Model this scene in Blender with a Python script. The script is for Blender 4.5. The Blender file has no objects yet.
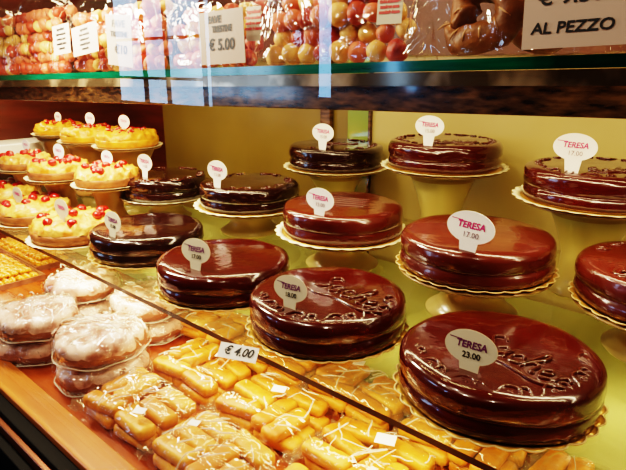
import bpy, math, random
from mathutils import Vector, noise
random.seed(7)
C = bpy.context.scene.collection
PI = math.pi; R = math.radians
CZ = 1.40                       # eye height; all z below are relative to it
F = 567.4; PITCH = R(16.76)
A0 = R(47.86)                   # direction across the display case
ROT = A0 - PI/2
NV = (math.cos(A0), math.sin(A0)); TV = (math.sin(A0), -math.cos(A0))
SH = -0.410                     # top of the cake shelf
FL = -0.560                     # lower deck

def P(t, n, z): return Vector((t*TV[0]+n*NV[0], t*TV[1]+n*NV[1], z+CZ))
def tn(v): return (v.x*TV[0]+v.y*TV[1], v.x*NV[0]+v.y*NV[1])
def on(px, py, z):
    y = (235-py)/F; x = (px-313)/F
    d = Vector((x, math.cos(PITCH)+y*math.sin(PITCH), -math.sin(PITCH)+y*math.cos(PITCH)))
    s = z/d.z
    return Vector((d.x*s, d.y*s, z+CZ))
def atn(px, py, n):
    y = (235-py)/F; x = (px-313)/F
    d = Vector((x, math.cos(PITCH)+y*math.sin(PITCH), -math.sin(PITCH)+y*math.cos(PITCH)))
    s = n/(d.x*NV[0]+d.y*NV[1])
    return Vector((d.x*s, d.y*s, d.z*s+CZ))

# ------------------------------------------------------------------ materials
def new_mat(name):
    m = bpy.data.materials.new(name); m.use_nodes = True
    nt = m.node_tree; b = nt.nodes['Principled BSDF']
    return m, nt, b
def setp(b, **k):
    for n, v in k.items():
        n = n.replace('_', ' ')
        if n in b.inputs: b.inputs[n].default_value = v
def col(c): return (c[0], c[1], c[2], 1)
def mat(name, c, rough=.5, c2=None, scale=20, bump=0, bscale=None, coat=0, metal=0, sss=0, stretch=None, emit=0, detail=4, contrast=(.35,.65), spec=.5):
    m, nt, b = new_mat(name)
    setp(b, Base_Color=col(c), Roughness=rough, Metallic=metal, Coat_Weight=coat, Coat_Roughness=.06, Specular_IOR_Level=spec)
    if sss:
        setp(b, Subsurface_Weight=sss, Subsurface_Scale=.01); b.inputs['Subsurface Radius'].default_value = (1,.6,.3)
    if emit: setp(b, Emission_Color=col(c), Emission_Strength=emit)
    tc = nt.nodes.new('ShaderNodeTexCoord'); mp = nt.nodes.new('ShaderNodeMapping')
    nt.links.new(tc.outputs['Object'], mp.inputs[0])
    if stretch: mp.inputs['Scale'].default_value = stretch
    if c2:
        n = nt.nodes.new('ShaderNodeTexNoise'); n.inputs['Scale'].default_value = scale; n.inputs['Detail'].default_value = detail
        nt.links.new(mp.outputs[0], n.inputs[0])
        r = nt.nodes.new('ShaderNodeValToRGB'); e = r.color_ramp.elements
        e[0].color = col(c); e[1].color = col(c2); e[0].position, e[1].position = contrast
        nt.links.new(n.outputs[0], r.inputs[0]); nt.links.new(r.outputs[0], b.inputs['Base Color'])
    if bump:
        n2 = nt.nodes.new('ShaderNodeTexNoise'); n2.inputs['Scale'].default_value = bscale or scale; n2.inputs['Detail'].default_value = 3
        nt.links.new(mp.outputs[0], n2.inputs[0])
        bp = nt.nodes.new('ShaderNodeBump'); bp.inputs['Strength'].default_value = bump; bp.inputs['Distance'].default_value = .004
        nt.links.new(n2.outputs[0], bp.inputs['Height']); nt.links.new(bp.outputs[0], b.inputs['Normal'])
        if coat: nt.links.new(bp.outputs[0], b.inputs['Coat Normal'])
    return m
def clear(name, tint=(1,1,1), gloss=(1,1,1), rough=.03, ior=1.45, bump=0, bscale=20, haze=0, hazecol=(1,1,1)):
    m = bpy.data.materials.new(name); m.use_nodes = True; nt = m.node_tree
    for n in list(nt.nodes): nt.nodes.remove(n)
    o = nt.nodes.new('ShaderNodeOutputMaterial'); mx = nt.nodes.new('ShaderNodeMixShader')
    tr = nt.nodes.new('ShaderNodeBsdfTransparent'); tr.inputs[0].default_value = col(tint)
    g = nt.nodes.new('ShaderNodeBsdfGlossy'); g.inputs[0].default_value = col(gloss); g.inputs['Roughness'].default_value = rough
    fr = nt.nodes.new('ShaderNodeFresnel'); fr.inputs['IOR'].default_value = ior
    ge = nt.nodes.new('ShaderNodeNewGeometry'); sb = nt.nodes.new('ShaderNodeMath'); sb.operation = 'SUBTRACT'; sb.inputs[0].default_value = 1
    ml = nt.nodes.new('ShaderNodeMath'); ml.operation = 'MULTIPLY'
    nt.links.new(ge.outputs['Backfacing'], sb.inputs[1]); nt.links.new(sb.outputs[0], ml.inputs[0]); nt.links.new(fr.outputs[0], ml.inputs[1])
    nt.links.new(ml.outputs[0], mx.inputs[0]); nt.links.new(tr.outputs[0], mx.inputs[1]); nt.links.new(g.outputs[0], mx.inputs[2])
    last = mx
    if bump:
        tc = nt.nodes.new('ShaderNodeTexCoord'); n = nt.nodes.new('ShaderNodeTexNoise'); n.inputs['Scale'].default_value = bscale
        n.inputs['Detail'].default_value = 2; n.inputs['Distortion'].default_value = 1.5
        nt.links.new(tc.outputs['Object'], n.inputs[0])
        bp = nt.nodes.new('ShaderNodeBump'); bp.inputs['Strength'].default_value = bump; bp.inputs['Distance'].default_value = .01
        nt.links.new(n.outputs[0], bp.inputs['Height']); nt.links.new(bp.outputs[0], g.inputs['Normal']); nt.links.new(bp.outputs[0], fr.inputs['Normal'])
    if haze:
        df = nt.nodes.new('ShaderNodeBsdfDiffuse'); df.inputs[0].default_value = col(hazecol)
        m2 = nt.nodes.new('ShaderNodeMixShader'); m2.inputs[0].default_value = haze
        nt.links.new(mx.outputs[0], m2.inputs[1]); nt.links.new(df.outputs[0], m2.inputs[2]); last = m2
    nt.links.new(last.outputs[0], o.inputs[0])
    return m

M = {}
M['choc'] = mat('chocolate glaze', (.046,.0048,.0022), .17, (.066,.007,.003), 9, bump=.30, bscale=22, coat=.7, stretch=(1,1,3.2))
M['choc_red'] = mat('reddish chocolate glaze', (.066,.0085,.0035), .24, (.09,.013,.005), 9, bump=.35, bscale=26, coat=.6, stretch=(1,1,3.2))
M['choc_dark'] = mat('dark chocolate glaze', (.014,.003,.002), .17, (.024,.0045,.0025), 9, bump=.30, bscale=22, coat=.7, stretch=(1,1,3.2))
M['icing'] = mat('chocolate piping', (.07,.012,.006), .16, coat=.8)
M['paper'] = mat('cream lace paper', (.85,.72,.45), .6, (.95,.85,.6), 90)
M['gold'] = mat('gold cake board', (.50,.24,.04), .3, (.62,.34,.08), 30, metal=.5, bump=.2, bscale=60)
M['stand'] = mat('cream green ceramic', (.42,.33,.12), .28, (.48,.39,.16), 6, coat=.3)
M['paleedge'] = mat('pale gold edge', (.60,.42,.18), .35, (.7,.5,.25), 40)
M['stand_warm'] = mat('ceramic with painted amber light', (.34,.17,.045), .3, (.42,.22,.07), 6, coat=.3)  # orange light on the tart stands is put into the colour
M['plate'] = mat('brown gold plate', (.30,.17,.05), .3, (.38,.23,.08), 8, coat=.3)
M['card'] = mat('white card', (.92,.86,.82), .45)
M['card_shade'] = mat('white card with painted shade', (.52,.45,.33), .5)  # white card darkened: shade on backlit tags and tickets painted in
M['card_dim'] = mat('card dimmed in colour by shade', (.42,.31,.25), .5)  # cards lit from behind, their shade painted into the base colour
M['pink_ink'] = mat('magenta print', (.55,.03,.18), .5)
M['violet_ink'] = mat('dark violet print', (.12,.02,.09), .5)
M['ink'] = mat('black marker ink', (.012,.010,.010), .5)
M['red_ink'] = mat('red print', (.55,.06,.04), .5)
M['wall'] = mat('cream laminate in painted falloff', (.15,.10,.018), .38, (.19,.13,.03), 3)  # darker copy of the back wall, painting light that fades to the left
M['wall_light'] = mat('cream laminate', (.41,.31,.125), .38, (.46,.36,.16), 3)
M['wood'] = mat('orange varnished wood', (.20,.034,.006), .25, (.32,.07,.012), 5, stretch=(1,9,9), coat=.4, bump=.05, bscale=40)
M['wood_edge'] = mat('light varnished wood edge', (.36,.10,.02), .25, (.48,.16,.035), 5, stretch=(1,9,9), coat=.4)
M['redwood'] = mat('red brown wood', (.055,.008,.003), .4, (.10,.014,.004), 4, stretch=(1,1,8), coat=.3)
M['beam'] = mat('dark brown gloss wood', (.022,.010,.006), .25, (.15,.075,.032), 9, stretch=(3,3,12), coat=.5)
M['black'] = mat('black metal', (.004,.003,.003), .6, spec=.1)
M['copper'] = mat('brown metal strip', (.22,.07,.03), .3, metal=.6)
M['dark_floor'] = mat('dark tiled floor', (.02,.014,.012), .4, (.035,.022,.018), 4)
M['white_metal'] = mat('white enamel', (.85,.84,.8), .3)
M['glass'] = clear('shelf glass', (.97,.98,.93), (1,1,.92), .04, 1.35, haze=.03, hazecol=(.75,.72,.35))
M['pane'] = clear('front glass', (1,1,1), (1,1,1), .0, 1.5)
M['edge_brown'] = mat('dark glass edge', (.055,.028,.012), .2, (.10,.05,.02), 12)
M['edge_green'] = mat('green glass edge', (.0,.04,.022), .12, (.0,.075,.04), 7, stretch=(1,1,14), coat=.5)
M['postgreen'] = mat('green mirror strip', (.20,.26,.07), .15, coat=.5)
M['film'] = clear('cellophane', (.985,.975,.96), (1,.97,.92), .035, 1.7, bump=1.6, bscale=16, haze=.004, hazecol=(1,.9,.75))
M['filmw'] = clear('frosty cellophane', (.96,.93,.90), (1,.97,.95), .04, 1.75, bump=1.8, bscale=22, haze=.008, hazecol=(1,.9,.86))
M['seam'] = clear('folded cellophane', (.9,.85,.78), (1,.95,.9), .08, 1.7, bump=.9, bscale=60, haze=.10, hazecol=(1,.75,.5))
M['fold'] = clear('film fold', (.95,.93,.88), (1,1,.97), .05, 1.9, haze=.30, hazecol=(1,.95,.85))
M['biscuit'] = mat('golden biscuit', (.46,.135,.010), .45, (.66,.25,.025), 30, bump=.5, bscale=70)
M['biscuit2'] = mat('pale golden biscuit', (.60,.21,.018), .45, (.76,.34,.045), 30, bump=.5, bscale=70)
M['lattice'] = mat('yellow glazed biscuit', (.55,.15,.008), .3, (.76,.31,.02), 60, bump=.5, bscale=80, coat=.5)
M['bun'] = mat('brown bun dough', (.22,.075,.04), .4, (.36,.15,.085), 30, bump=.6, bscale=50, coat=.3)
M['glaze'] = mat('pink white sugar glaze', (.34,.13,.09), .35, (.88,.62,.52), 26, bump=.6, bscale=30, coat=.4, contrast=(.4,.6))
M['crust'] = mat('tart crust', (.20,.055,.012), .6, (.34,.12,.03), 40, bump=.8, bscale=60)
M['topping'] = mat('cream and almond topping', (.52,.17,.012), .5, (.80,.46,.11), 45, bump=.8, bscale=60, coat=.3, contrast=(.38,.62))
M['topping_gold'] = mat('golden baked topping', (.58,.20,.012), .45, (.76,.36,.03), 45, bump=.8, bscale=50, coat=.3)
M['cherry'] = mat('red candied cherry', (.45,.008,.004), .15, coat=.6)
M['s_pink'] = mat('pink sweet', (.60,.13,.06), .5, (.70,.20,.09), 60, bump=.3, bscale=90)
M['s_cream'] = mat('cream sweet', (.72,.36,.10), .5, (.80,.48,.16), 60, bump=.3, bscale=90)
M['s_red'] = mat('red brown sweet', (.36,.035,.015), .45, (.48,.07,.025), 60, bump=.3, bscale=90)
M['sugar'] = mat('tan sugar crust', (.42,.20,.08), .6, (.55,.30,.14), 40)
M['loaf'] = mat('sugared brown pastry', (.13,.04,.010), .45, (.30,.11,.03), 30, bump=.8, bscale=60)
M['pane_glow'] = mat('added bluish glow', (.42,.68,1.0), .5, emit=6)  # glow added behind the viewer for the pane reflection
M['lampw'] = mat('warm lamp diffuser', (1,.85,.62), .5, emit=9)

# ------------------------------------------------------------------ mesh helpers
class MB:
    def __init__(s): s.v = []; s.f = []; s.mi = []
    def add(s, v, f, mi=0):
        o = len(s.v); s.v += [tuple(p) for p in v]; s.f += [tuple(i+o for i in q) for q in f]; s.mi += [mi]*len(f); return s
    def box(s, x0, x1, y0, y1, z0, z1, mi=0, mtop=None):
        v = [(x0,y0,z0),(x1,y0,z0),(x1,y1,z0),(x0,y1,z0),(x0,y0,z1),(x1,y0,z1),(x1,y1,z1),(x0,y1,z1)]
        f = [(3,2,1,0),(4,5,6,7),(0,1,5,4),(1,2,6,5),(2,3,7,6),(3,0,4,7)]
        o = len(s.v); s.v += v; s.f += [tuple(i+o for i in q) for q in f]
        s.mi += [mtop if (mtop is not None and k < 2) else mi for k in range(6)]; return s
    def lathe(s, prof, n=64, mi=0, fr=None):
        v = []; f = []
        for j in range(n):
            a = 2*PI*j/n
            for k, (r, z) in enumerate(prof):
                rr = r*(fr(a, k) if fr else 1)
                v.append((rr*math.cos(a), rr*math.sin(a), z))
        m = len(prof)
        for j in range(n):
            for k in range(m-1):
                a, b = j*m+k, ((j+1) % n)*m+k
                f.append((a, b, b+1, a+1))
        return s.add(v, f, mi)
    def tube(s, pts, r, n=8, mi=0, taper=False):
        pts = [Vector(p) for p in pts]; v = []; f = []; L = len(pts)
        for i, p in enumerate(pts):
            d = (pts[min(i+1, L-1)]-pts[max(i-1, 0)])
            if d.length < 1e-9: d = Vector((1,0,0))
            d.normalize(); up = Vector((0,0,1)) if abs(d.z) < .9 else Vector((1,0,0))
            a = d.cross(up).normalized(); b = a.cross(d)
            rr = r*(.45 if taper and i in (0, L-1) else 1)
            for k in range(n):
                t = 2*PI*k/n; v.append(p+a*rr*math.cos(t)+b*rr*math.sin(t))
        for i in range(L-1):
            for k in range(n):
                f.append((i*n+k, i*n+(k+1) % n, (i+1)*n+(k+1) % n, (i+1)*n+k))
        f.append(tuple(range(n))[::-1]); f.append(tuple((L-1)*n+k for k in range(n)))
        return s.add(v, f, mi)
    def build(s, name, mats, parent=None, smooth=True, loc=None, rotz=0, bevel=0, sub=0):
        me = bpy.data.meshes.new(name); me.from_pydata(s.v, [], s.f); me.update()
        if not isinstance(mats, (list, tuple)): mats = [mats]
        for m in mats: me.materials.append(m)
        for p, k in zip(me.polygons, s.mi): p.material_index = k; p.use_smooth = smooth
        o = bpy.data.objects.new(name, me); C.objects.link(o)
        if parent: o.parent = parent
        if loc is not None: o.location = loc
        o.rotation_euler = (0, 0, rotz)
        if bevel:
            b = o.modifiers.new('b', 'BEVEL'); b.width = bevel; b.segments = 3; b.limit_method = 'ANGLE'
        if sub:
            b = o.modifiers.new('s', 'SUBSURF'); b.levels = sub; b.render_levels = sub
        return o
def tag(o, label, cat, group=None):
    o['label'] = label; o['category'] = cat
    if group: o['group'] = group
    return o
def thing(name, label, cat, loc, rotz=0, group=None):
    o = bpy.data.objects.new(name, None); C.objects.link(o); o.empty_display_size = .03
    o.location = loc; o.rotation_euler = (0, 0, rotz)
    return tag(o, label, cat, group)
def struct(o): o['kind'] = 'structure'; return o
def catmull(pts, k=6):
    out = []; n = len(pts)
    for i in range(n-1):
        p0, p1, p2, p3 = [Vector(pts[max(0, min(n-1, i+d))]) for d in (-1,0,1,2)]
        for j in range(k):
            t = j/k
            out.append(.5*((2*p1)+(p2-p0)*t+(2*p0-5*p1+4*p2-p3)*t*t+(3*p1-p0-3*p2+p3)*t**3))
    out.append(Vector(pts[-1])); return out
def text(name, body, size, mat_, parent, loc, rot=(PI/2,0,0), off=0, sx=1, shear=0):
    cu = bpy.data.curves.new(name, 'FONT'); cu.body = body; cu.size = size; cu.align_x = 'CENTER'; cu.align_y = 'CENTER'
    cu.offset = off; cu.shear = shear; cu.resolution_u = 3; cu.extrude = .0001
    tmp = bpy.data.objects.new('tmp', cu); C.objects.link(tmp)
    bpy.context.view_layer.update()
    me = bpy.data.meshes.new_from_object(tmp.evaluated_get(bpy.context.evaluated_depsgraph_get()))
    bpy.data.objects.remove(tmp); me.materials.clear(); me.materials.append(mat_)
    o = bpy.data.objects.new(name, me); C.objects.link(o); o.parent = parent
    o.location = loc; o.rotation_euler = rot; o.scale = (sx, 1, 1); return o
def copyobj(o, parent=None):
    c = o.copy(); C.objects.link(c)
    if parent: c.parent = parent
    for ch in [q for q in bpy.data.objects if q.parent == o]: copyobj(ch, c)
    return c

# ------------------------------------------------------------------ setting
def cbox(name, t0, t1, n0, n1, z0, z1, mats, mtop=None, bevel=0, tilt=0, pivot=None):
    tc, nc = (t0+t1)/2, (n0+n1)/2
    o = MB().box(t0-tc, t1-tc, n0-nc, n1-nc, z0, z1, 0, mtop).build(name, mats, None, False, P(tc, nc, 0), ROT, bevel)
    if tilt: o.rotation_euler = (0, -tilt, ROT)
    return o
WL = -2.28
struct(cbox('floor', -3.2, 2.2, -2.4, 1.6, -CZ-.05, -CZ, M['dark_floor']))
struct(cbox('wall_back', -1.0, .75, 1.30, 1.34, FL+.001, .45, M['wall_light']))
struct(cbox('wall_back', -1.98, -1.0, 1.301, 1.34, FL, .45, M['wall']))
struct(cbox('wall_back', WL, -1.98, 1.302, 1.34, FL, .45, M['redwood']))
struct(cbox('wall_left', WL-.04, WL, .30, 1.34, FL, .45, M['redwood']))
# vertical post between the back panels
struct(cbox('trim_1', -1.135, -1.095, 1.285, 1.30, FL, .40, M['beam'], bevel=.003))
struct(cbox('trim_2', -1.035, -.960, 1.291, 1.30, FL, .40, M['postgreen'], bevel=.002))
struct(cbox('trim_3', -.960, -.953, 1.289, 1.30, FL, .40, M['beam']))
struct(cbox('trim_5', WL, .75, 1.285, 1.30, .02, .45, mat('brown back panel', (.05,.014,.006), .5, (.11,.03,.010), 4)))
# deck and front of the case
deck = cbox('display_deck', WL+.002, .75, .335, 1.298, FL-.03, FL, M['wood'])
tag(deck, 'glossy orange wooden deck along the bottom of the display case', 'deck')
ledge = thing('front_ledge', 'orange wooden ledge with black outer rail along the case front', 'ledge', P(0,.31,FL), ROT)
def lp(name, n0, n1, z0, z1, m, bevel=.002):
    MB().box(WL, .75, n0-.31, n1-.31, z0-FL, z1-FL).build(name, m, ledge, False, (0,0,0), 0, bevel)
lp('wooden_top', .285, .3345, FL-.03, FL+.010, M['wood_edge'], .003)
lp('black_rail', .262, .285, FL-.04, FL-.002, M['black'])
lp('brown_strip', .252, .262, FL-.04, FL-.012, M['copper'])
lp('lower_rail', .235, .252, FL-.06, FL-.028, M['black'])
base = cbox('case_base', WL-.04, .75, .245, 1.34, -CZ, FL-.06, M['black']); tag(base, 'black base cabinet under the display case', 'cabinet')

# rear liner under the cake shelf (pale laminate step)
step = cbox('rear_step', WL+.01, .75, .745, 1.26, FL, FL+.030, mat('pale olive laminate', (.30,.29,.10), .7, (.36,.34,.13), 5, spec=.1), bevel=.004)
tag(step, 'low cream laminate step at the back under the glass cake shelf', 'step')

mb = cbox('white_glow_slab', WL+.004, -2.13, .60, 1.02, -.33, -.27, mat('white for added glow', (.9,.86,.8), .2, (.95,.93,.9), 8), bevel=.004)  # slab added to give the white glow at far left
tag(mb, 'added white slab standing in for a glow on the far left end wall behind the tarts', 'shelf')
# cake shelf of glass
def glass_shelf(name, t0, t1, n0, n1, z0, z1, edge, label):
    o = MB().box(t0, t1, 0, n1-n0, z0, z1, 1, 0).build(name, [M['glass'], edge], None, False, P(0, n0, 0), ROT)
    return tag(o, label, 'shelf')
glass_shelf('glass_shelf', WL, .75, .503, 1.30, SH-.009, SH, M['edge_brown'], 'clear glass shelf with dark brown front edge carrying the front row of cakes')

# upper shelf (slightly sloping down to the left)
UT = .0255
def uz(t): return .010+(t+.16)*UT
def sloped(name, t0, t1, n0, n1, za0, za1, zb0, zb1, mats, mi=0, mtop=None, bevel=0):
    """box whose bottom/top run from za0/za1 at t0 to zb0/zb1 at t1"""
    m = MB()
    tc = (t0+t1)/2; zc = (za0+zb0+za1+zb1)/4; dn = n1-n0; ang = math.atan2(zb1-za1, t1-t0); hl = (t1-t0)/2/math.cos(ang)
    ha, hb = (za1-za0)/2, (zb1-zb0)/2
    v = [(-hl,0,-ha),(hl,0,-hb),(hl,dn,-hb),(-hl,dn,-ha),(-hl,0,ha),(hl,0,hb),(hl,dn,hb),(-hl,dn,ha)]
    f = [(3,2,1,0),(4,5,6,7),(0,1,5,4),(1,2,6,5),(2,3,7,6),(3,0,4,7)]
    m.v = v; m.f = f; m.mi = [mtop if (mtop is not None and k < 2) else mi for k in range(6)]
    o = m.build(name, mats, None, False, P(tc, n0, zc), ROT, bevel); o.rotation_euler = (0, -ang, ROT); return o
tl, tr = WL, .70
US = sloped('glass_shelf', tl, tr, .62, 1.25, uz(tl)-.013, uz(tl), uz(tr)-.013, uz(tr), [M['glass'], M['edge_green']], 1, 0)
tag(US, 'thick upper glass shelf with bright green front edge holding bagged sweets', 'shelf')
rl = sloped('shelf_rail', tl, tr, .655, .668, uz(tl)-.031, uz(tl)-.0135, uz(tr)-.031, uz(tr)-.0135, [mat('rail toned with reflections', (.12,.08,.05), .12, (.55,.40,.28), 7, metal=.6, contrast=(.5,.62))])  # bright chunks in the colour stand for reflections under the glass
tag(rl, 'dark rail with painted reflections directly under the upper glass shelf', 'rail')
bm = sloped('wooden_beam', tl, tr, .735, .765, -.122, uz(tl)-.0135, -.033, uz(tr)-.0135, [M['beam']], bevel=.002)
tag(bm, 'dark brown glossy beam below the upper shelf', 'beam')
# front glass pane
pane = MB().add([P(WL,.29,FL+.006)-P(0,.29,0), P(.75,.29,FL+.006)-P(0,.29,0), P(.75,.29,.60)-P(0,.29,0), P(WL,.29,.60)-P(0,.29,0)], [(0,1,2,3)]).build('window_1', M['pane'], None, False, P(0,.29,0))
struct(pane)

# ------------------------------------------------------------------ cake stands, doilies, cakes
H = .0595
def stand_mesh(h, r=.143):
    m = MB()
    if h > .12:
        prof = [(0,0),(.062,0),(.066,.004),(.05,.012),(.046,.03),(.044,h*.42),(.056,h*.66),(.070,h-.026),(.078,h-.010),(r-.02,h-.007),(r,h-.004),(r+.002,h-.001),(r-.002,h),(0,h-.002)]
    else:
        prof = [(0,0),(r*.58,0),(r*.61,.004),(r*.49,.012),(r*.40,h*.4),(r*.42,h*.6),(r*.52,h-.014),(r-.02,h-.009),(r,h-.004),(r+.002,h-.001),(r-.002,h),(0,h-.002)]
    return m.lathe(prof, 72)
def put_stand(c, top, label, r=.143, warm=False):
    h = top-SH
    t = thing('cake_stand', label, 'cake stand', (c.x, c.y, SH+CZ), 0)
    m = stand_mesh(h, r)
    # split: foot+stem and plate
    k = 8 if h > .12 else 7
    prof_all = m.v
    n = 72; L = len(m.v)//n
    a = MB(); b = MB()
    for f in m.f:
        lv = min(i % L for i in f)
        (a if lv < k-1 else b).f.append(f)
    a.v = m.v; b.v = m.v; a.mi = [0]*len(a.f); b.mi = [0]*len(b.f)
    for nm, q in (('pedestal', a), ('plate', b)):
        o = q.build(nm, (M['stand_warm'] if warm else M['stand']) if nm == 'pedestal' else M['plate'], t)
        import bmesh
        bmm = bmesh.new(); bmm.from_mesh(o.data)
        bmesh.ops.delete(bmm, geom=[v for v in bmm.verts if not v.link_faces], context='VERTS'); bmm.to_mesh(o.data); bmm.free()
    return t
def put_doily(c, z, label, r=.134, gold=False):
    if gold: r -= .003
    t = thing('paper_doily', label, 'doily', (c.x, c.y, z+CZ), random.random()*6)
    N = 28
    MB().lathe([(0,0),(r-.012,0),(r-.012,.0015),(0,.0015)], 96).build('board', M['gold'] if gold else M['gold'], t)
    fr = lambda a, k: 1+.042*abs(math.sin(a*N/2))*(1 if k in (1,2) else 0)
    MB().lathe([(r-.013,.0005),(r-.004,.0035),(r-.003,.0048),(r-.013,.0022),(r-.013,.0005)], 224, 0, fr).build('lace_rim', M['gold'] if gold else M['paper'], t)
    if gold:
        MB().lathe([(r-.0052,.004),(r-.003,.0045),(r-.003,.0058),(r-.0052,.0054),(r-.0052,.004)], 224, 0, lambda a, k: 1+.042*abs(math.sin(a*N/2))).build('white_edge', M['paleedge'], t)
    return t
def cake_body(seed, rad=.125, hh=H):
    m = MB()
    prof = [(0,.001),(rad-.006,.001),(rad-.001,.005),(rad,.013),(rad-.0005,.020),(rad-.0015,.0235),(rad-.003,.0255),(rad-.0015,.028),(rad+.0005,.033),(rad,.045),
            (rad-.0012,.051),(rad-.004,.0555),(rad-.009,.0583),(rad-.018,hh-.0002),(rad*.6,hh),(rad*.3,hh+.0005),(0,hh+.0005)]
    n = 96
    m.lathe(prof, n)
    out = []
    for p in m.v:
        v = Vector(p); q = v*14+Vector((seed*7.3, 0, 0)); w = Vector((v.x*9, v.y*9, v.z*60+seed*3))
        d = noise.noise(q)*.0030+(noise.noise(w)*.0022+(1-abs(noise.noise(w*1.3+Vector((3,1,9)))*3))*.0008)*(1 if math.hypot(v.x, v.y) > rad*.93 else .18)
        if v.z < .003: d = 0
        rr = math.hypot(v.x, v.y)
        if rr > 1e-6 and v.z < .056: v = Vector((v.x*(1+d/rr), v.y*(1+d/rr), v.z))
        else: v.z += d*.7
        out.append(tuple(v))
    m.v = out; return m
STROKES = [
 [(.9,1.0),(.55,1.15),(.28,.9),(.5,.62),(.78,.38),(.6,.05),(.15,-.02),(-.1,.2)],
 [(1.55,.5),(1.25,.6),(1.05,.3),(1.25,0),(1.5,.2),(1.62,.55),(1.6,.15),(1.78,.02)],
 [(2.3,.5),(2.05,.6),(1.85,.3),(2.05,0),(2.4,.12)],
 [(2.4,.12),(2.78,.9),(2.72,1.3),(2.55,1.1),(2.55,0)],[(2.56,.2),(2.7,.5),(2.95,.52),(3.0,.3),(3.0,0),(3.2,.05)],
 [(3.25,.25),(3.6,.38),(3.5,.6),(3.25,.35),(3.45,0),(3.8,.15)],
 [(3.85,.55),(3.95,.45),(3.93,0)],[(3.95,.3),(4.15,.6),(4.4,.52)],
 [(4.5,.1),(3.6,-.35),(2.0,-.3),(.9,-.5),(.2,-.35)]]
def icing_script(parent, size, cx, cy, rot, z):
    m = MB(); c, s = math.cos(rot), math.sin(rot)
    for st in STROKES:
        pts = []
        for (x, y) in st:
            x = (x-2.2)*size; y = (y-.4)*size*1.25
            pts.append((cx+c*x-s*y, cy+s*x+c*y, z))
        m.tube(catmull(pts, 5), .0023, 6, taper=True)
    return m.build('icing_script', M['icing'], parent)
def icing_scrolls(parent, angs, z, r=.102):
    for a in angs:
        m = MB()
        base = [(-.030,.0),(-.022,.010),(-.010,.008),(-.008,-.002),(-.015,-.006),(-.020,0),(-.012,.012),(.004,.006),(.012,-.006),(.024,-.008),(.032,.0),(.028,.009),(.019,.008),(.018,0)]
        pts = []
        for (x, y) in base:
            aa = a+x/r; rr = r+y
            zz = z-max(0, rr-.100)**2*30
            pts.append((rr*math.cos(aa), rr*math.sin(aa), zz))
        m.tube(catmull(pts, 4), .0019, 6, taper=True); m.build('icing_scroll', M['icing'], parent)
def icing_lines(parent, rot, z):
    m = MB(); c, s = math.cos(rot), math.sin(rot)
    for k in range(5):
        y = -.028+k*.017
        pts = [(x, y+.002*math.sin(x*60+k), z) for x in (-.05,-.025,0,.025,.05)]
        m.tube([(c*p[0]-s*p[1], s*p[0]+c*p[1], p[2]) for p in catmull(pts, 4)], .0016, 6, taper=True)
    return m.build('icing_ridges', M['icing'], parent)

def put_tag(base, roll, lean, label, price, scale=1, yaw=0, in_shade=False, brand=True, sink=0):
    base = Vector(base); base.z -= sink
    t = thing('price_tag', label, 'price tag', base, 0)
    t.rotation_euler = (R(-lean), R(roll), ROT+R(yaw))
    t.scale = (scale,)*3
    m = MB(); W, Hh, zc = .037, .0235, .047
    pts = []
    # outline: stem then ellipse
    pts.append((-.009, -.012)); pts.append((.009, -.012))
    a0 = math.asin(-.0205/.0235*.98)
    n = 40
    th0 = -PI/2+.40; th1 = 3*PI/2-.40
    for i in range(n+1):
        th = th0+(th1-th0)*i/n
        pts.append((W*math.cos(th), zc+Hh*math.sin(th)))
    k = len(pts)
    v = [(x, 0, z) for x, z in pts]+[(x, .0009, z) for x, z in pts]
    f = [tuple(range(k)), tuple(range(2*k-1, k-1, -1))]+[(i, k+i, k+(i+1) % k, (i+1) % k) for i in range(k)]
    m.add(v, f); m.build('card', M['card_shade'] if in_shade else M['card'], t, False)
    if brand:
        ink = M['violet_ink'] if in_shade else M['pink_ink']
        text('lettering', 'TERESA', .0135, ink, t, (0.001,-.0006,.050), off=.00035, shear=.15, sx=.95)
        bar = MB(); bar.add([(-.030,-.0006,.0575),(-.012,-.0006,.0565),(-.012,-.0006,.0555),(-.030,-.0006,.0562)], [(0,1,2,3)]); bar.build('flourish', ink, t, False)
        text('price', price, .0115, M['ink'] if in_shade else M['violet_ink'], t, (.002,-.0006,.036), off=.0002 if in_shade else -.0001)
    else:
        text('lettering', 'TERESA', .013, M['pink_ink'], t, (0,-.0006,.049), off=.0002, sx=.95)
    return t

def xy(x, y): return Vector((x, y, 0))
cakes = [ # name x y z(bottom) desc
 ('A', .239,.656,SH,'largest chocolate cake in the front row, at the right, with piped script'),
 ('B', .023,.848,SH,'chocolate cake second from the right in the front row, with piped script'),
 ('C',-.171,1.023,SH,'chocolate cake third from the right in the front row, smooth swirled top'),
 ('D',-.375,1.233,SH,'darkest chocolate cake at the left end of the front row, beside a cherry tart'),
 ('E', .274,.907,-.328,'reddish chocolate cake on a low stand behind the largest front cake'),
 ('F', .062,1.151,-.338,'chocolate cake with ridged top on a low stand in the middle of the case'),
 ('G',-.160,1.406,-.342,'dark chocolate cake on a low stand behind the third front cake'),
 ('H',-.410,1.545,-.350,'smallest looking dark chocolate cake, beside the almond tarts'),
 ('I', .513,.758,-.333,'chocolate cake cut off by the right edge, on a low stand'),
 ('J', .509,1.002,-.235,'chocolate cake on the tall stand at the far right, scrolls on its rim'),
 ('K', .295,1.273,-.222,'chocolate cake on the tall stand right of the green post'),
 ('M', .062,1.512,-.264,'chocolate cake on a tall stand just in front of the green post'),
]
lab_pos = {'A':'the largest front cake','B':'the second front cake from the right','C':'the third front cake from the right','D':'the dark leftmost front cake',
 'E':'the reddish cake behind the largest one','F':'the ridged cake in the middle','G':'the dark cake behind the third front cake','H':'the small dark cake beside the tarts',
 'I':'the cake cut off at the right edge','J':'the high cake at the far right','K':'the high cake right of the green post','M':'the high cake in front of the green post'}
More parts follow.
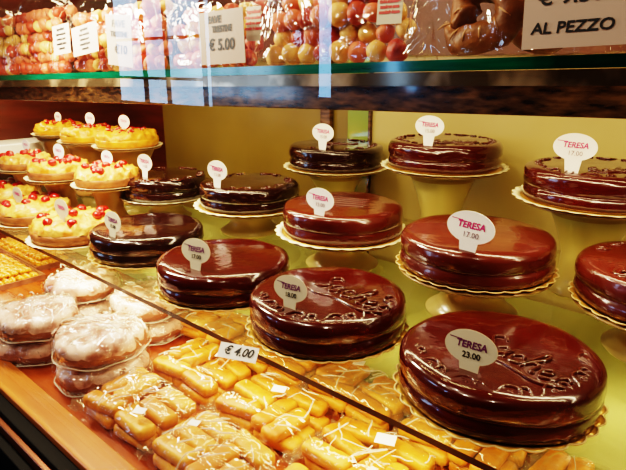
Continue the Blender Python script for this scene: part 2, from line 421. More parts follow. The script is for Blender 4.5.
tags = { # base px, base py, roll, lean, price, grey, scale
 'A':(468,373,-3,8,'23.00',True,.93),'B':(289,309,-3,8,'18.00',True,.90),'C':(195,270,-3,8,'17.00',True,1.0),'D':(112,237,0,6,'15.00',True,.95),
 'E':(466,252,2,4,'17.00',False,1.08),'F':(318,216,0,3,'15.00',False,.98),'G':(217,188,0,3,'15.00',False,1.02),'H':(145,178,0,3,'14.00',False,.98),
 'J':(571,173,0,3,'17.00',False,1.0),'K':(427,146,0,3,'15.00',False,.95),'M':(322,150,0,3,'15.00',False,.98)}
for i, (k, x, y, z, desc) in enumerate(cakes):
    c = xy(x, y); front = z == SH
    zb = z
    if not front:
        put_stand(c, z-.001, 'cream green cake stand under '+lab_pos[k], .112 if k == 'H' else .127)
    gold = k in 'ABCDIE'
    put_doily(c, zb, ('gold scalloped board' if gold else 'cream scalloped paper doily')+' under '+lab_pos[k], gold=gold, r=.122 if k == 'H' else (.134 if gold else .140))
    rad = .113 if k == 'H' else .125
    t = thing('chocolate_cake', desc, 'cake', (x, y, zb+.002+CZ), 0)
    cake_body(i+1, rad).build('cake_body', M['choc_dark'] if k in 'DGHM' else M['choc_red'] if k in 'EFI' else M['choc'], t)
    ztop = H+.0008
    if k == 'A':
        a_, b_ = on(478,338,SH+H), on(572,388,SH+H); m_ = (a_+b_)/2; d_ = b_-a_
        icing_script(t, d_.length/4.6, m_.x-x, m_.y-y, math.atan2(d_.y, d_.x), ztop); icing_scrolls(t, [R(a) for a in (-168,-140,-112,-84,-56,-28)], ztop)
    elif k == 'B':
        a_, b_ = on(318,281,SH+H), on(390,312,SH+H); m_ = (a_+b_)/2; d_ = b_-a_
        icing_script(t, d_.length/4.6, m_.x-x, m_.y-y, math.atan2(d_.y, d_.x), ztop); icing_scrolls(t, [R(a) for a in (-160,-128,-96,-64,-32)], ztop)
    elif k in 'JK':
        icing_script(t, .022, .01, -.045, R(-5), ztop); icing_scrolls(t, [R(a) for a in range(-170, 190, 36)], ztop)
    elif k == 'M':
        icing_script(t, .022, .01, .01, R(-10), ztop); icing_scrolls(t, [R(a) for a in (-120,-70,-20,50)], ztop)
    elif k == 'F':
        icing_lines(t, R(-18), ztop)
    elif k in 'GHI':
        icing_scrolls(t, [R(a) for a in (-150,-100,-50,0,60,120)], ztop, .098)
    if k in tags:
        px, py, roll, lean, price, in_shade, sc = tags[k]
        b = on(px, py, zb+.002+H-.001)
        # keep the stem inside the cake top
        dv = Vector((b.x-x, b.y-y)); 
        if dv.length > rad-.012: dv = dv.normalized()*(rad-.012); b.x, b.y = x+dv.x, y+dv.y
        put_tag(b, roll, lean, ('shade-painted white' if in_shade else 'white')+' oval price tag stuck in '+lab_pos[k], price, sc*.96, yaw={'A':2,'B':5,'C':8}.get(k, 0), sink={'A':.011,'B':.010,'C':.011,'D':.010,'E':.012,'F':.013,'G':.004,'J':.002,'K':.003,'M':.002}.get(k, .003), in_shade=in_shade)

# ------------------------------------------------------------------ tarts
def tart_body(seed, rad, hgt, dome):
    m = MB(); n = 72
    prof = [(0,0),(rad*.92,0),(rad*.98,hgt*.15),(rad,hgt*.42)]
    cr = MB().lathe(prof+[(rad*.96,hgt*.5),(rad*.9,hgt*.45)], n)
    tp = [(rad*.965,hgt*.42)]
    for k in range(1, 12):
        u = k/11; r = rad*.965*math.cos(u*PI/2); tp.append((r, hgt*.42+(hgt*.58)*math.sin(u*PI/2)**(.6 if dome else .45)))
    m.lathe(tp, n)
    out = []
    for p in m.v:
        v = Vector(p); d = noise.noise(v*65+Vector((seed*5,0,0)))*.011+noise.noise(v*140+Vector((0,seed,0)))*.008
        rr = max(math.hypot(v.x, v.y), 1e-6)
        out.append((v.x*(1+d*.5/max(rr,.03)), v.y*(1+d*.5/max(rr,.03)), v.z+d*.9))
    m.v = out
    return cr, m
def cherry(parent, x, y, z, r=.0095):
    m = MB(); pr = [(0,-r*.7)]+[(r*math.cos(R(a)), r*.85*math.sin(R(a))) for a in range(-50, 90, 20)]+[(0,r*.85)]
    m.lathe(pr, 16); return m.build('cherry', M['cherry'], parent, loc=(x, y, z))
tarts = [ # base px, z, diameter, height, kind, desc
 (128,146,-.240,.188,.048,'gold','golden almond tart with red fruit, back row, nearest the dark cakes'),
 (91,141,-.240,.185,.046,'gold','golden almond tart with red fruit, middle of the back row'),
 (60,134,-.240,.170,.042,'gold','golden almond tart at the far left of the back row'),
 (108,184,-.310,.168,.046,'cream','cream topped cherry tart in the middle row, touching the small dark cake'),
 (60,177,-.310,.168,.046,'cream','cream topped cherry tart, centre of the middle row'),
 (26,168,-.310,.150,.042,'cream','cream topped cherry tart at the left of the middle row'),
 (76,237,SH,.205,.056,'cream','large cherry tart on the glass shelf, nearest the dark front cake'),
 (36,219,SH,.190,.056,'cream','large cherry tart on the glass shelf, second from the front cakes'),
 (6,202,SH,.190,.054,'cream','large cherry tart on the glass shelf cut by the left edge'),
]
ttags = [(124,131,.85),(90,127,.82),(58,123,.7),(107,167,.8),(59,162,.9),(28,150,.75),(62,222,.95),(18,205,.85),None]
tl_names = ['the back tart nearest the dark cakes','the middle back tart','the far left back tart','the cream tart touching the small dark cake','the centre cream tart','the left cream tart','the large tart nearest the front cakes','the second large tart on the glass shelf','']
for i, (px, py, z, D, hh, kind, desc) in enumerate(tarts):
    c = on(px, py, z); c = Vector((c.x, c.y, 0)); 
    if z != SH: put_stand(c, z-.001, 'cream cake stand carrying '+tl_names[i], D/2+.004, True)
    put_doily(c, z, 'cream paper doily under '+(tl_names[i] or 'the cherry tart cut by the left edge'), D/2+.010)
    t = thing('cherry_tart' if kind == 'cream' else 'almond_tart', desc, 'tart', (c.x, c.y, z+.002+CZ), random.random()*6)
    cr, tp = tart_body(i+1, D/2, hh, kind == 'gold')
    cr.build('crust', M['crust'] if kind == 'cream' else M['topping_gold'], t)
    tp.build('topping', M['topping'] if kind == 'cream' else M['topping_gold'], t)
    nn = 8 if kind == 'cream' else 5; rj = random.Random(i)
    for q in range(nn):
        a = 2*PI*q/(nn-1)+rj.uniform(-.3,.3); r = D/2*(rj.uniform(.45,.78) if q < nn-1 else 0)
        zz = hh*(.42+.58*(math.sin(math.acos(min(.99, r/(D/2*.965))))**.5))
        cherry(t, r*math.cos(a), r*math.sin(a), zz+.003, .0125 if kind == 'cream' else .008)
        if kind == 'cream' and q % 3 == 0: cherry(t, r*math.cos(a)+.013, r*math.sin(a)+.006, zz+.002, .0095)
    if kind == 'gold':
        m = MB()
        for q in range(14):
            a = q*2.4; r = D/2*.5*math.sqrt((q+.5)/14)
            p0 = Vector((r*math.cos(a), r*math.sin(a), hh*.98)); d = Vector((math.cos(a*3), math.sin(a*3), 0))*.013
            m.tube([p0-d, p0+Vector((0,0,.004)), p0+d-Vector((0,0,.002))], .003, 6)
        m.build('red_fruit_strips', M['cherry'], t)
    if ttags[i]:
        bx, by, sc = ttags[i]
        b = on(bx, by, z+.002+hh*.92); dv = Vector((b.x-c.x, b.y-c.y))
        if dv.length > D/2-.02: dv = dv.normalized()*(D/2-.02); b.x, b.y = c.x+dv.x, c.y+dv.y
        put_tag(b, 0, 3, ('shade-painted white' if z == SH else 'white')+' small oval price tag stuck in '+tl_names[i], '', sc, yaw=0, in_shade=(z == SH), brand=False, sink=.012)

# ------------------------------------------------------------------ lower deck: biscuit bags
def biscuit_mesh():
    m = MB(); L, W, T = .0395, .0156, .0108
    nx, nc = 14, 16; v = []; f = []
    for i in range(nx+1):
        u = -1+2*i/nx; e = 1-max(0, abs(u)-.86)/.14*.28
        for k in range(nc):
            a = 2*PI*k/nc; c, s = math.cos(a), math.sin(a)
            y = W*e*math.copysign(abs(c)**.62, c); z = T*e*math.copysign(abs(s)**.6, s)
            z += .0006*math.sin(u*34)*(1 if s > .3 else 0)
            v.append((u*L, y, z))
    for i in range(nx):
        for k in range(nc): f.append((i*nc+k, (i+1)*nc+k, (i+1)*nc+(k+1) % nc, i*nc+(k+1) % nc))
    f.append(tuple(range(nc))); f.append(tuple(nx*nc+k for k in range(nc))[::-1])
    m.add(v, f); return m
bis_protos = []
def bag_mesh(L, W, Hh, seed, crumple=.004):
    """pillow of cellophane: bottom flat, top bulging over the contents, crumpled"""
    m = MB(); nx, ny = 34, 26; v = []; f = []
    def hgt(u, w):
        e = (max(0, 1-abs(u)**6)*max(0, 1-abs(w)**6))**.5
        return e
    for side in (1, 0):
        for i in range(nx+1):
            for j in range(ny+1):
                u = -1+2*i/nx; w = -1+2*j/ny
                x = u*L/2; y = w*W/2*(1-.06*abs(u)**3)
                q = Vector((x*22, y*22, seed*3.1))
                r1 = noise.noise(q); rid = (1-abs(noise.noise(q*1.7+Vector((9,2,1))))*4)
                e = hgt(u, w)
                if side: z = .006+e*(Hh-.006)+(crumple*r1+max(0, rid)*crumple*.55)*e
                else: z = .0012+.004*(1-e)
                v.append((x, y, z))
    n1 = (nx+1)*(ny+1)
    for s in (0, 1):
        for i in range(nx):
            for j in range(ny):
                a = s*n1+i*(ny+1)+j; q = (a, a+ny+1, a+ny+2, a+1)
                f.append(q if s == 0 else q[::-1])
    # join rims
    def rim():
        L1 = [(i, 0) for i in range(nx)]+[(nx, j) for j in range(ny)]+[(i, ny) for i in range(nx, 0, -1)]+[(0, j) for j in range(ny, 0, -1)]
        return [i*(ny+1)+j for i, j in L1]
    r = rim(); k = len(r)
    for a in range(k): f.append((r[a], r[a]+n1, r[(a+1) % k]+n1, r[(a+1) % k]))
    return m.add(v, f)
def ruffle(L, W, seed, end):
    """crimped flap of film at one end of a bag"""
    m = MB(); n = 40; v = []; f = []
    for i in range(n+1):
        u = -1+2*i/n
        for k, d in enumerate((0, .008, .016)):
            a = noise.noise(Vector((u*9, seed*2.3, k)))*.014
            v.append((end*(L/2-.004+d+a*.4), u*W/2*(1+.05*k), .010+k*.006+a+.004*math.sin(u*22+k)))
    for i in range(n):
        for k in range(2): a = i*3+k; f.append((a, a+3, a+4, a+1))
    return m.add(v, f)
LAY = {
 'cross': [(-.044,-.040,.0,0),(-.044,-.002,.0,0),(-.044,.036,.0,0),(.042,-.040,.0,0),(.042,-.002,.0,0),(.042,.036,.0,0),
           (-.046,-.038,.0215,4),(-.046,-.001,.0215,-3),(-.046,.037,.0215,2),(.014,-.018,.0215,88),(.052,-.030,.0215,90),(.030,.041,.0215,2)],
 'rows': [(-.044,-.040,0,0),(-.044,-.002,0,0),(-.044,.036,0,0),(.042,-.040,0,0),(.042,-.002,0,0),(.042,.036,0,0),
          (-.072,.018,.0215,88),(-.036,.020,.0215,92),(-.040,-.040,.0215,5),(.044,.038,.0215,-4),(.046,.0,.0215,-2),(.043,-.038,.0215,2)]}
def biscuit_bag(tb_, nb_, rot, L, W, lay, bag_label, bis_label, group, sticker=None, z=FL, rows=None):
    loc = P(tb_, nb_, z+.0005)
    rz = ROT+R(rot)
    b = thing('biscuit_bag', bag_label, 'bag', loc, rz)
    s = tb_*31+nb_*57
    bag_mesh(L, W, .056, s).build('film', M['film'], b)
    ruffle(L, W, s, 1).build('gathered_end', M['seam'], b); ruffle(L, W, s+3, -1).build('gathered_end', M['seam'], b)
    fo = MB(); rg = random.Random(int(abs(s)*100))
    for k in range(15):
        x0 = rg.uniform(-.4,.4)*L; y0 = rg.uniform(-.36,.36)*W; a = rg.choice([.2,1.0,2.2,1.5,.7])+rg.uniform(-.4,.4); ln = rg.uniform(.018,.05)
        pts = []
        for q in range(4):
            d = (q/3-.5)*ln; x = x0+d*math.cos(a)+rg.uniform(-.002,.002); y = y0+d*math.sin(a)+rg.uniform(-.002,.002)
            e = max(0, (1-abs(2*x/L)**6))*max(0, (1-abs(2*y/W)**6)); pts.append((x, y, .006+.0505*e**.5+.002*rg.random()))
        fo.tube(catmull(pts, 4), rg.uniform(.0006,.0014), 5, taper=True)
    fo.build('film_folds', M['fold'], b)
    if sticker:
        sx, sy, ss = sticker
        MB().box(-ss, ss, -ss*.8, ss*.8, 0, .0006).build('white_sticker', M['card'], b, False, (sx, sy, .0595), R(25))
    ca, sa = math.cos(rz), math.sin(rz)
    for (x, y, zz, a) in LAY[lay]:
        x *= L/.186; y *= W/.133
        if not bis_protos:
            o = biscuit_mesh().build('finger_biscuit', M['biscuit'], None); bis_protos.append(o)
            o2 = biscuit_mesh().build('finger_biscuit', M['biscuit2'], None); bis_protos.append(o2); o2['_unused'] = 1
            o['_unused'] = 1
        src = random.choice(bis_protos[:2])
        if src.get('_unused'): o = src; del o['_unused']
        else: o = src.copy(); C.objects.link(o)
        x += random.uniform(-.002, .002); y += random.uniform(-.002, .002)
        o.location = (loc.x+ca*x-sa*y, loc.y+sa*x+ca*y, loc.z+.0125+zz)
        o.rotation_euler = (R(random.uniform(-5,5)), R(random.uniform(-4,4)), rz+R(a+random.uniform(-9,9)))
        tag(o, bis_label, 'biscuit', group)
bags = [ # t n rot L W layout label sticker group place
 (-.748,.408,2,.185,.130,'rows','clear bag of finger biscuits nearest the wooden ledge, beside the stacked buns',(.055,-.035,.009),'beside the stacked buns'),
 (-.556,.410,-2,.185,.130,'cross','clear bag of finger biscuits at the ledge, right of the leftmost biscuit bag',(-.05,.0,.008),'second along the ledge'),
 (-.365,.410,1,.185,.130,'rows','clear bag of finger biscuits at the ledge, cut by the bottom edge',None,'cut by the bottom edge at the ledge'),
 (-.765,.548,-1,.180,.130,'rows','clear bag of finger biscuits behind the leftmost bag, beside the small price card',(.03,.02,.010),'beside the small price card'),
 (-.578,.548,2,.180,.130,'cross','clear bag of finger biscuits with white highlight, in the centre before the shelf edge',(.0,.01,.011),'in the centre before the shelf edge'),
 (-.388,.548,-2,.185,.132,'cross','clear bag of finger biscuits in front of the largest cake',(.01,.02,.014),'in front of the largest cake'),
 (-.196,.548,1,.185,.132,'rows','bag of finger biscuits under the near corner of the largest cake',None,'under the near corner of the largest cake'),
 (-.885,.680,0,.180,.112,'cross','bag of finger biscuits under the glass below the third front cake',None,'under the third front cake'),
 (-.695,.680,1,.180,.112,'rows','bag of finger biscuits under the glass below the second front cake',None,'under the second front cake'),
 (-.505,.680,-1,.180,.112,'rows','bag of finger biscuits seen through the glass left of the largest cake',(-.03,.03,.010),'seen through glass left of the largest cake'),
 (-.315,.680,1,.180,.112,'cross','bag of finger biscuits under the glass beneath the largest cake',None,'beneath the largest cake'),
 (-.125,.680,1,.180,.112,'rows','bag of finger biscuits under the glass at the lower right corner',None,'at the lower right corner'),
]
for i, (tb_, nb_, rot, L, W, lay, lb, st, pl) in enumerate(bags):
    biscuit_bag(tb_, nb_, rot, L, W, lay, lb, 'golden finger biscuit in the clear bag '+pl, 'finger biscuits in the bag '+pl, st)

# small price card on the deck reading 4.00
pc = atn(237, 356, .486)
t = thing('price_card', 'small white card reading 4.00 lying at the dark shelf edge', 'price card', pc, ROT+R(38))
t.rotation_euler = (R(-42), 0, R(-20))
MB().box(-.032,.032,0,.0008,-.006,.017).build('card', M['card'], t, False)
text('lettering', '€ 4.00', .018, M['ink'], t, (0,-.0006,.006), off=.0004, shear=.3)

# ------------------------------------------------------------------ iced buns in cellophane
def bun(tt, nn, z, r, label, wrap=True, seed=0, rot=0):
    c = P(tt, nn, z)
    t = thing('iced_bun', label, 'bun', (c.x, c.y, z+.001+CZ), R(rot))
    h = .045
    def wob(a, k): return 1+.03*math.sin(a*3+seed)+.02*math.sin(a*7+seed*2)
    MB().lathe([(0,0),(r*.82,0),(r*.95,.006),(r,.016),(r*.98,.028),(r*.9,.036),(0,.036)], 48, 0, wob).build('dough', M['bun'], t)
    g = MB().lathe([(r*1.0,.020),(r*1.005,.028),(r*.95,.036),(r*.85,.041),(r*.7,.044),(r*.5,h-.001),(r*.42,h-.003),(r*.32,h+.001),(r*.15,h+.001),(r*.08,h-.002),(0,h)], 48, 0, wob)
    g.v = [(x*(1+noise.noise(Vector((x*50,y*50,seed+4)))*.06), y*(1+noise.noise(Vector((x*50,y*50,seed+4)))*.06), zz+noise.noise(Vector((x*60, y*60, seed)))*.006+noise.noise(Vector((x*150, y*150, seed)))*.004) for x, y, zz in g.v]
    g.build('sugar_glaze', M['glaze'], t)
    m = MB().lathe([(r*.9,.001),(r*1.03,.004),(r*1.06,.018),(r*1.05,.034),(r*.88,.047),(r*.4,.0505),(0,.0505)], 60, 0, wob)
    m.v = [(x*(1+abs(noise.noise(Vector((math.atan2(y,x)*9,zz*60,seed))))*.07), y*(1+abs(noise.noise(Vector((math.atan2(y,x)*9,zz*60,seed))))*.07), max(.0008, zz+noise.noise(Vector((x*70,y*70,7+seed)))*.007*(zz > .02))) for x, y, zz in m.v]
    m.build('wrapper', M['filmw'], t)
    rg = MB(); rg.tube([(r*1.05*math.cos(a*PI/24)*wob(a*PI/24,0), r*1.05*math.sin(a*PI/24)*wob(a*PI/24,0), .006+.0015*math.sin(a*.9)) for a in range(49)], .0011, 6); rg.build('wrapper_rim', M['fold'], t)
    # twisted tuft of film on the side
    q = MB()
    rb = random.Random(seed*11)
    for k in range(16):
        a = rb.uniform(0, 6.28); u = rb.uniform(.1, .85)*r; b2 = a+rb.uniform(-1.2,1.2); ln = rb.uniform(.2,.5)*r
        q.tube(catmull([(u*math.cos(a), u*math.sin(a), .0505), (u*math.cos(a)+ln*.5*math.cos(b2), u*math.sin(a)+ln*.5*math.sin(b2), .0525), (min(1,.92*r/max(1e-6,math.hypot(u*math.cos(a)+ln*math.cos(b2), u*math.sin(a)+ln*math.sin(b2))))*(u*math.cos(a)+ln*math.cos(b2)), min(1,.92*r/max(1e-6,math.hypot(u*math.cos(a)+ln*math.cos(b2), u*math.sin(a)+ln*math.sin(b2))))*(u*math.sin(a)+ln*math.sin(b2)), .0480)], 3), .0012, 5, taper=True)
    for k in range(9):
        a = R(-70+k*14); rr = r*.98
        q.tube(catmull([(rr*math.cos(a)*.9, rr*math.sin(a)*.9, .030), (rr*math.cos(a)+.004*math.sin(k*5), rr*math.sin(a)+.004, .034), (rr*1.02*math.cos(a+.1), rr*1.02*math.sin(a+.1), .022)], 3), .0009, 5)
    q.build('wrapper_folds', M['fold'], t)
    return t
for (tt, nn, r_, lo, up, sd) in ((-.930,.440,.082,'lower iced bun of the front stack beside the biscuit bags','upper pink white iced bun of the front stack beside the biscuit bags',1),
    (-1.112,.402,.078,'lower wrapped iced bun at the far left on the wooden deck','upper pink white iced bun at the far left on the wooden deck',3),
    (-1.215,.552,.080,'lower wrapped iced bun of the rear left stack by the twisted biscuits','upper shining iced bun of the rear left stack by the twisted biscuits',5),
    (-1.020,.600,.080,'lower wrapped iced bun of the stack under the shelf edge','upper shining iced bun of the stack under the shelf edge',7)):
    bun(tt, nn, FL, r_, lo, seed=sd); bun(tt, nn, FL+.0515, r_, up, seed=sd+1, rot=sd*37)

# ------------------------------------------------------------------ trays of glazed biscuits
def twist_mesh():
    m = MB()
    for s in (0, PI):
        pts = [(-.020+.004*k, .0045*math.sin(k*.9+s), .0065+.003*math.cos(k*.9+s)) for k in range(11)]
        m.tube(catmull(pts, 2), .0048, 8, taper=True)
    return m
tw = twist_mesh().build('twisted_biscuit', M['lattice'], None); tw_used = False
def tray(px, py, nx, ny, label, bl, group):
    global tw_used
    L, W = nx*.040+.02, ny*.0175+.02; ct, cn = tn(on(px, py, FL)); c = P(ct-L/2, cn-W/2, FL)
    t = thing('biscuit_tray', label, 'tray', (c.x, c.y, FL+CZ+.0003), ROT)
    MB().box(-L/2, L/2, -W/2, W/2, 0, .004).build('board', M['gold'], t, False)
    r = MB(); 
    for (x0,x1,y0,y1) in ((-L/2,L/2,-W/2-.004,-W/2),(-L/2,L/2,W/2,W/2+.004),(-L/2-.004,-L/2,-W/2-.004,W/2+.004),(L/2,L/2+.004,-W/2-.004,W/2+.004)): r.box(x0,x1,y0,y1,0,.014)
    r.build('rim', M['bun'], t, False)
    ca, sa = math.cos(ROT), math.sin(ROT)
    for lay in (0, 1):
        for i in range(nx-lay):
            for j in range(ny-lay):
                x = (i-(nx-lay-1)/2)*.040; y = (j-(ny-lay-1)/2)*.0175
                if not tw_used: o = tw; tw_used = True
                else: o = tw.copy(); C.objects.link(o)
                o.location = (c.x+ca*x-sa*y, c.y+sa*x+ca*y, FL+CZ+.005+lay*.012)
                o.rotation_euler = (0, 0, ROT+R(random.uniform(-14, 14)+(20 if lay else 0)))
                tag(o, bl, 'biscuit', group)
tray(44,279,6,11,'tray of yellow twisted biscuits at the left edge of the deck','yellow twisted biscuit on the tray at the left edge','twisted biscuits on the front tray')
tray(74,262,8,5,'tray of orange twisted biscuits behind the left tray, under the shelf edge','orange twisted biscuit on the tray under the shelf edge','twisted biscuits on the rear tray')

# ------------------------------------------------------------------ upper shelf: sweets, cards, pastries
def sweet_mesh(r=.0158):
    m = MB(); pr = [(0,-r)]+[(r*math.cos(R(a)), r*math.sin(R(a))) for a in range(-75, 90, 15)]+[(0,r)]
    m.lathe(pr, 20)
    m.v = [tuple(Vector(p)*(1+noise.noise(Vector(p)*90)*.12)) for p in m.v]; return m
sw = {k: sweet_mesh().build('almond_sweet', M[k], None) for k in ('s_pink','s_cream','s_red')}
used = set(); words = {'s_pink':'small round pink almond sweet','s_cream':'small round cream almond sweet','s_red':'small round red almond sweet'}
count = 0
def put_sweet(t, n, z, where, grp):
    global count
    k = random.choices(['s_pink','s_cream','s_red'], [5,4,4])[0]; src = sw[k]
    if k not in used: o = src; used.add(k)
    else: o = src.copy(); C.objects.link(o)
    o.location = P(t, n, z); o.rotation_euler = (random.random()*6, random.random()*6, random.random()*6)
    s = random.uniform(.85, 1.12); o.scale = (s*1.05, s, s*.95)
    tag(o, words[k]+' '+where, 'sweet', grp); count += 1
sbags = [ # t0, t1, height px, place words
 (-2.04,-1.75,.165,'at the far left end'),(-1.74,-1.44,.165,'beside the two small tickets'),(-1.42,-1.02,.14,'behind the card reading 10'),
 (-1.00,-.75,.115,'right of the 5.00 card'),(-.735,-.440,.115,'left of the brown pastries')]
for bi, (t0, t1, hh, wh) in enumerate(sbags):
    L = t1-t0; c = P((t0+t1)/2, .72, uz((t0+t1)/2))
    where = 'in the bag '+wh
    grp = 'almond sweets in the bag '+wh
    rows = int(hh/.0270)
    for r_ in range(rows):
        z_ = .0165+r_*.0260
        m_ = .012+(r_/rows)**2*.035
        nn_ = int((L-2*m_)/.0312)
        for i in range(nn_):
            tt = t0+m_+.0156+i*(L-2*m_-.0312)/max(1, nn_-1)+(.008 if r_ % 2 else 0)
            put_sweet(tt, .690+random.uniform(-.004,.004)+(.010 if r_ % 2 else 0), z_+uz(tt)+random.uniform(-.002,.002), where, grp)
            if r_ == rows-1 or (i % 4 == 0 and r_ < 2): put_sweet(tt+.012, .724, z_+uz(tt)+.004, where, grp)
    b = thing('sweets_bag', 'clear cellophane bag of almond sweets on the upper shelf '+wh, 'bag', P((t0+t1)/2, .71, uz((t0+t1)/2)+.001), ROT)
    bag_mesh(L, .098, hh+.02, bi*4.4, .004).build('film', M['film'], b)

def card(name, px0, py0, px1, py1, n, lines, label, cat='price card', m='card', ink='ink', roll=0, lean=4):
    """upright card: lower edge rests on the upper shelf"""
    pc0 = atn((px0+px1)/2, py1, n)
    t_, _ = tn(pc0)
    a = atn(px0, (py0+py1)/2, n); b_ = atn(px1, (py0+py1)/2, n)
    W = (a-b_).length; top = atn((px0+px1)/2, py0, n); Hh = top.z-pc0.z
    t = thing(name, label, cat, pc0, ROT)
    t.rotation_euler = (R(-lean), R(roll), ROT)
    MB().box(-W/2, W/2, 0, .001, 0, Hh).build('card', M[m], t, False)
    for (s, fy, sz, sx, fx, ik) in lines:
        text('lettering', s, Hh*sz, M[ik or ink], t, (W*fx, -.0006, Hh*fy), off=(.0006 if px0 < 500 else .0003), sx=sx, shear=.1)
    return t
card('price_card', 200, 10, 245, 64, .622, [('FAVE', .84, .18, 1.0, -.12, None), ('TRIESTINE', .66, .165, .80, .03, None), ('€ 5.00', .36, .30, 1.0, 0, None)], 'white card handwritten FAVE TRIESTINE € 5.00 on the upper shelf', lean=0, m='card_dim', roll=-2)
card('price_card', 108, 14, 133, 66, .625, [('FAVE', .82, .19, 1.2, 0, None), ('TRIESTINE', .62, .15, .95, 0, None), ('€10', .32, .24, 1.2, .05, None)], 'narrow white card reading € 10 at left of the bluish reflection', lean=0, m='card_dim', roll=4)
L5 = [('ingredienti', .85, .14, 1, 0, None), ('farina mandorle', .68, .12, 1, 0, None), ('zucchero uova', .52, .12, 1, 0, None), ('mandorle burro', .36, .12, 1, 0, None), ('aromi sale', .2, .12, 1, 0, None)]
card('ingredient_ticket', 54, 24, 71, 54, .63, L5, 'left of two small shade-painted printed tickets on a sweets bag', 'ticket', 'card_dim', roll=-4)
card('ingredient_ticket', 73, 24, 99, 54, .63, L5, 'right of two small shade-painted printed tickets on a sweets bag', 'ticket', 'card_dim', roll=-6)
card('ingredient_ticket', 246, 6, 260, 41, .645, L5[:4], 'white ticket printed in red beside the € 5.00 card', 'ticket', 'card_shade', 'red_ink')
card('ingredient_ticket', 376, -10, 401, 24, .64, L5[:4], 'pink white ticket with red print above the sweets, left of the pastries', 'ticket', 'card_shade', 'red_ink')
card('price_card', 518, -28, 632, 47, .60, [('€ 9.50', .70, .30, 1.15, -.08, None), ('AL PEZZO', .28, .22, 1.15, -.05, None)], 'large card handwritten € 9.50 AL PEZZO at the upper right', lean=0, m='card_dim', roll=-2)

def pastry(t, n, r, label, big, turns, a0, seed):
    """brown coiled filled roll leaning upright on the shelf"""
    o = thing('brown_pastry', label, 'pastry', P(t, n, uz(t)+.001), ROT); o.rotation_euler = (R(-18), 0, ROT)
    pts = []; N = 26
    for k in range(N):
        a = R(a0)+turns*2*PI*k/N; rr = big*(1-.62*k/N)
        pts.append((rr*math.cos(a), .006*math.sin(k), rr*math.sin(a)*.9+big*.9+r))
    v = []; f = []; nn = 16
    path = catmull(pts, 2); L = len(path)
    for i, p in enumerate(path):
        d = (path[min(i+1,L-1)]-path[max(i-1,0)]).normalized(); a_ = Vector((0,1,0)).cross(d).normalized()
        e = min(1, max(.15, (i+.5)/5), max(.15, (L-i-.5)/5))*r
        for k in range(nn):
            th = 2*PI*k/nn; q = noise.noise(Vector((i*.35, math.cos(th)*1.5, seed+math.sin(th)*1.5)))*.22+1
            v.append(p+a_*math.cos(th)*e*q+Vector((0,1,0))*(math.sin(th)*e*q*1.1))
    for i in range(L-1):
        for k in range(nn): f.append((i*nn+k, i*nn+(k+1) % nn, (i+1)*nn+(k+1) % nn, (i+1)*nn+k))
    f.append(tuple(range(nn))[::-1]); f.append(tuple((L-1)*nn+k for k in range(nn)))
    MB().add(v, f).build('dough', M['loaf'], o)
    g = MB()
    for i in range(2, L-6, 3):
        p = path[i]; d = (path[i+1]-path[i-1]).normalized(); a_ = Vector((0,1,0)).cross(d)
        g.tube([p+Vector((0,-1,0))*r*1.02+a_*r*.5-d*.003, p+Vector((0,-1,0))*r*1.16, p+Vector((0,-1,0))*r*1.02-a_*r*.5+d*.003], .0016, 6, taper=True)
    g.build('sugar_crust', M['sugar'], o)
    return o
pastry(-.355,.69,.019,'coiled brown filled pastry on the upper shelf right of the sweets', .050, 1.2, 200, 1)
pastry(-.235,.70,.021,'coiled brown filled pastry on the upper shelf behind the large card', .050, 1.3, 30, 2)
pastry(-.31,.80,.024,'thick coiled brown pastry standing behind the other two on the upper shelf', .055, 1.3, 120, 3)
b = thing('pastry_bag', 'clear film wrapped around the coiled brown pastries on the upper shelf', 'bag', P(-.305,.72,uz(-.305)+.001), ROT)
bag_mesh(.25, .16, .15, 9.1, .006).build('film', M['film'], b)

# vertical shelf upright behind and lamp strip under the beam
# ------------------------------------------------------------------ shop side (seen only as reflections in the front glass)
def mirrored(px, py, depth):
    """point at n=-depth seen at this place as a reflection in the front pane"""
    y = (235-py)/F; x = (px-313)/F
    d = Vector((x, math.cos(PITCH)+y*math.sin(PITCH), -math.sin(PITCH)+y*math.cos(PITCH)))
    dn = d.x*NV[0]+d.y*NV[1]; dt = d.x*TV[0]+d.y*TV[1]
    s = (2*.29+depth)/dn
    return dt*s, d.z*s
ND = 1.9
ta, za = mirrored(122, 100, ND); tb, zb = mirrored(203, -10, ND)
wn = cbox('glow_panel_a', ta, tb, -ND-.03, -ND, za, zb+.1, M['pane_glow']); struct(wn)  # invented glowing panel, makes the bluish patch reflected in the pane
tc_, zc_ = mirrored(319, 97, ND); td, zd = mirrored(328, -10, ND)
struct(cbox('glow_panel_b', tc_, td, -ND-.03, -ND, zc_, zd+.1, mat('added blue strip glow', (.25,.55,1.0), .5, emit=12)))  # invented glowing strip, makes the blue line reflected in the pane
fr = MB()
tm = (ta+tb)/2
for q in (0.0, .36, .62, 1.0):
    x = ta+(tb-ta)*q; fr.box(x-.009, x+.009, -.03, 0, za, zb+.1)
fr.box(ta, tb, -.03, 0, za+.45, za+.47); fr.box(ta, tb, -.03, 0, za+.17, za+.19)
struct(fr.build('glow_bars', M['black'], None, False, P(0,-ND+.035,0), ROT))  # invented bars that break up the reflected glow
struct(cbox('wall_front', -3.2, 2.2, -2.30, -2.25, -CZ, 1.4, M['redwood']))

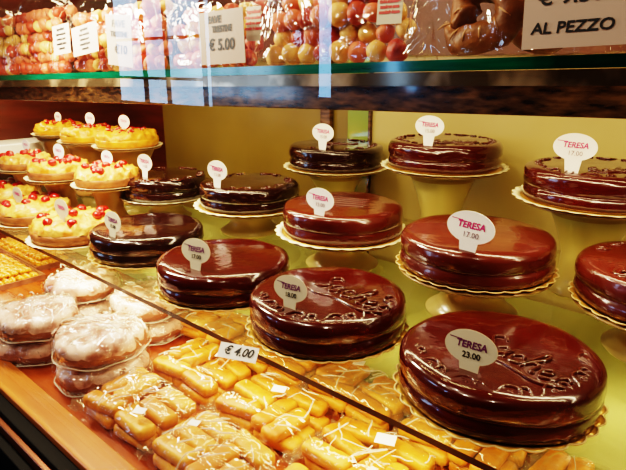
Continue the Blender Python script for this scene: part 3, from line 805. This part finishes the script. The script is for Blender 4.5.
# ------------------------------------------------------------------ light
def area(name, loc, tgt, sx, sy, power, c, rotz=None):
    l = bpy.data.lights.new(name, 'AREA'); l.shape = 'RECTANGLE'; l.size = sx; l.size_y = sy; l.energy = power; l.color = c
    o = bpy.data.objects.new(name, l); C.objects.link(o); o.location = loc
    d = (Vector(tgt)-Vector(loc)).normalized()
    # local -Z along d, local X along the case
    z = -d; x = Vector((TV[0], TV[1], 0)); x = (x-z*x.dot(z)).normalized(); y = z.cross(x)
    from mathutils import Matrix
    o.rotation_euler = Matrix((x, y, z)).transposed().to_euler()
    return o
WARM = (1.0, .77, .47)
area('lamp_under_beam', P(-.75,.79,-.075), P(-.75,.88,-.5), 2.9, .02, 7, WARM)
area('lamp_case_top', P(-.75,.93,.50), P(-.75,.80,-.3), 2.9, .06, 10, WARM)
area('fill_under_shelf', P(-.70,.53,SH-.014), P(-.70,.56,-.6), 2.6, .02, 4.5, (1,.80,.45))  # added light that brightens the deck seen through the shelf
for q in range(7):
    l = bpy.data.lights.new('fill_rear', 'SPOT'); l.energy = .8; l.spot_size = R(165); l.spot_blend = .6; l.color = (1,.85,.50); l.shadow_soft_size = .004  # unseen spots added to brighten the rear below the glass
    o = bpy.data.objects.new('fill_rear', l); C.objects.link(o); o.location = P(-1.75+q*.32, .90, SH-.02)
for q, (t_, n_, z_, pw) in enumerate(((-1.25,-.05,.75,6),(-.55,-.15,.8,3.2),(.15,-.1,.8,2.4),(-.9,.10,1.0,4))):
    area('lamp_shop_ceiling', P(t_, n_, z_), P(t_+.1, .5, -.5), .06, .06, pw, (1,.85,.62))
area('lamp_left', P(-1.35,.45,.20), P(-1.15,.52,-.5), .30, .10, 12, (1,.86,.62))
w = bpy.data.worlds.new('w'); bpy.context.scene.world = w; w.use_nodes = True
w.node_tree.nodes['Background'].inputs[0].default_value = (.9,.55,.3,1); w.node_tree.nodes['Background'].inputs[1].default_value = .06

for o in bpy.data.objects:
    if o.parent or 'label' not in o or 'group' in o: continue
    g = {'cake': 'chocolate cakes in the display case', 'cake stand': 'cake stands on the glass shelf', 'doily': 'scalloped boards and doilies under the cakes',
         'tart': 'fruit tarts at the left of the case', 'bun': 'iced buns in cellophane on the deck'}.get(o['category'])
    if o.name.startswith('price_tag'): g = 'oval price tags stuck in the cakes and tarts'
    if o.name.startswith('biscuit_bag'): g = 'clear bags of finger biscuits on the deck'
    if o.name.startswith('sweets_bag'): g = 'clear bags of almond sweets on the upper shelf'
    if o.name.startswith('brown_pastry'): g = 'coiled pastries on the upper shelf'
    if o.name.startswith('ingredient_ticket'): g = 'printed tickets on the sweets bags'
    if g: o['group'] = g
# ------------------------------------------------------------------ camera
cam = bpy.data.cameras.new('camera'); cam.sensor_width = 36; cam.lens = F/626*36; cam.clip_start = .02
co = bpy.data.objects.new('camera', cam); C.objects.link(co); co.location = (0,0,CZ); co.rotation_euler = (PI/2-PITCH, 0, 0)
bpy.context.scene.camera = co
s = bpy.context.scene
s.view_settings.view_transform = 'Filmic'; s.view_settings.look = 'Very High Contrast'; s.view_settings.exposure = .38
s.cycles.transparent_max_bounces = 24; s.cycles.max_bounces = 8
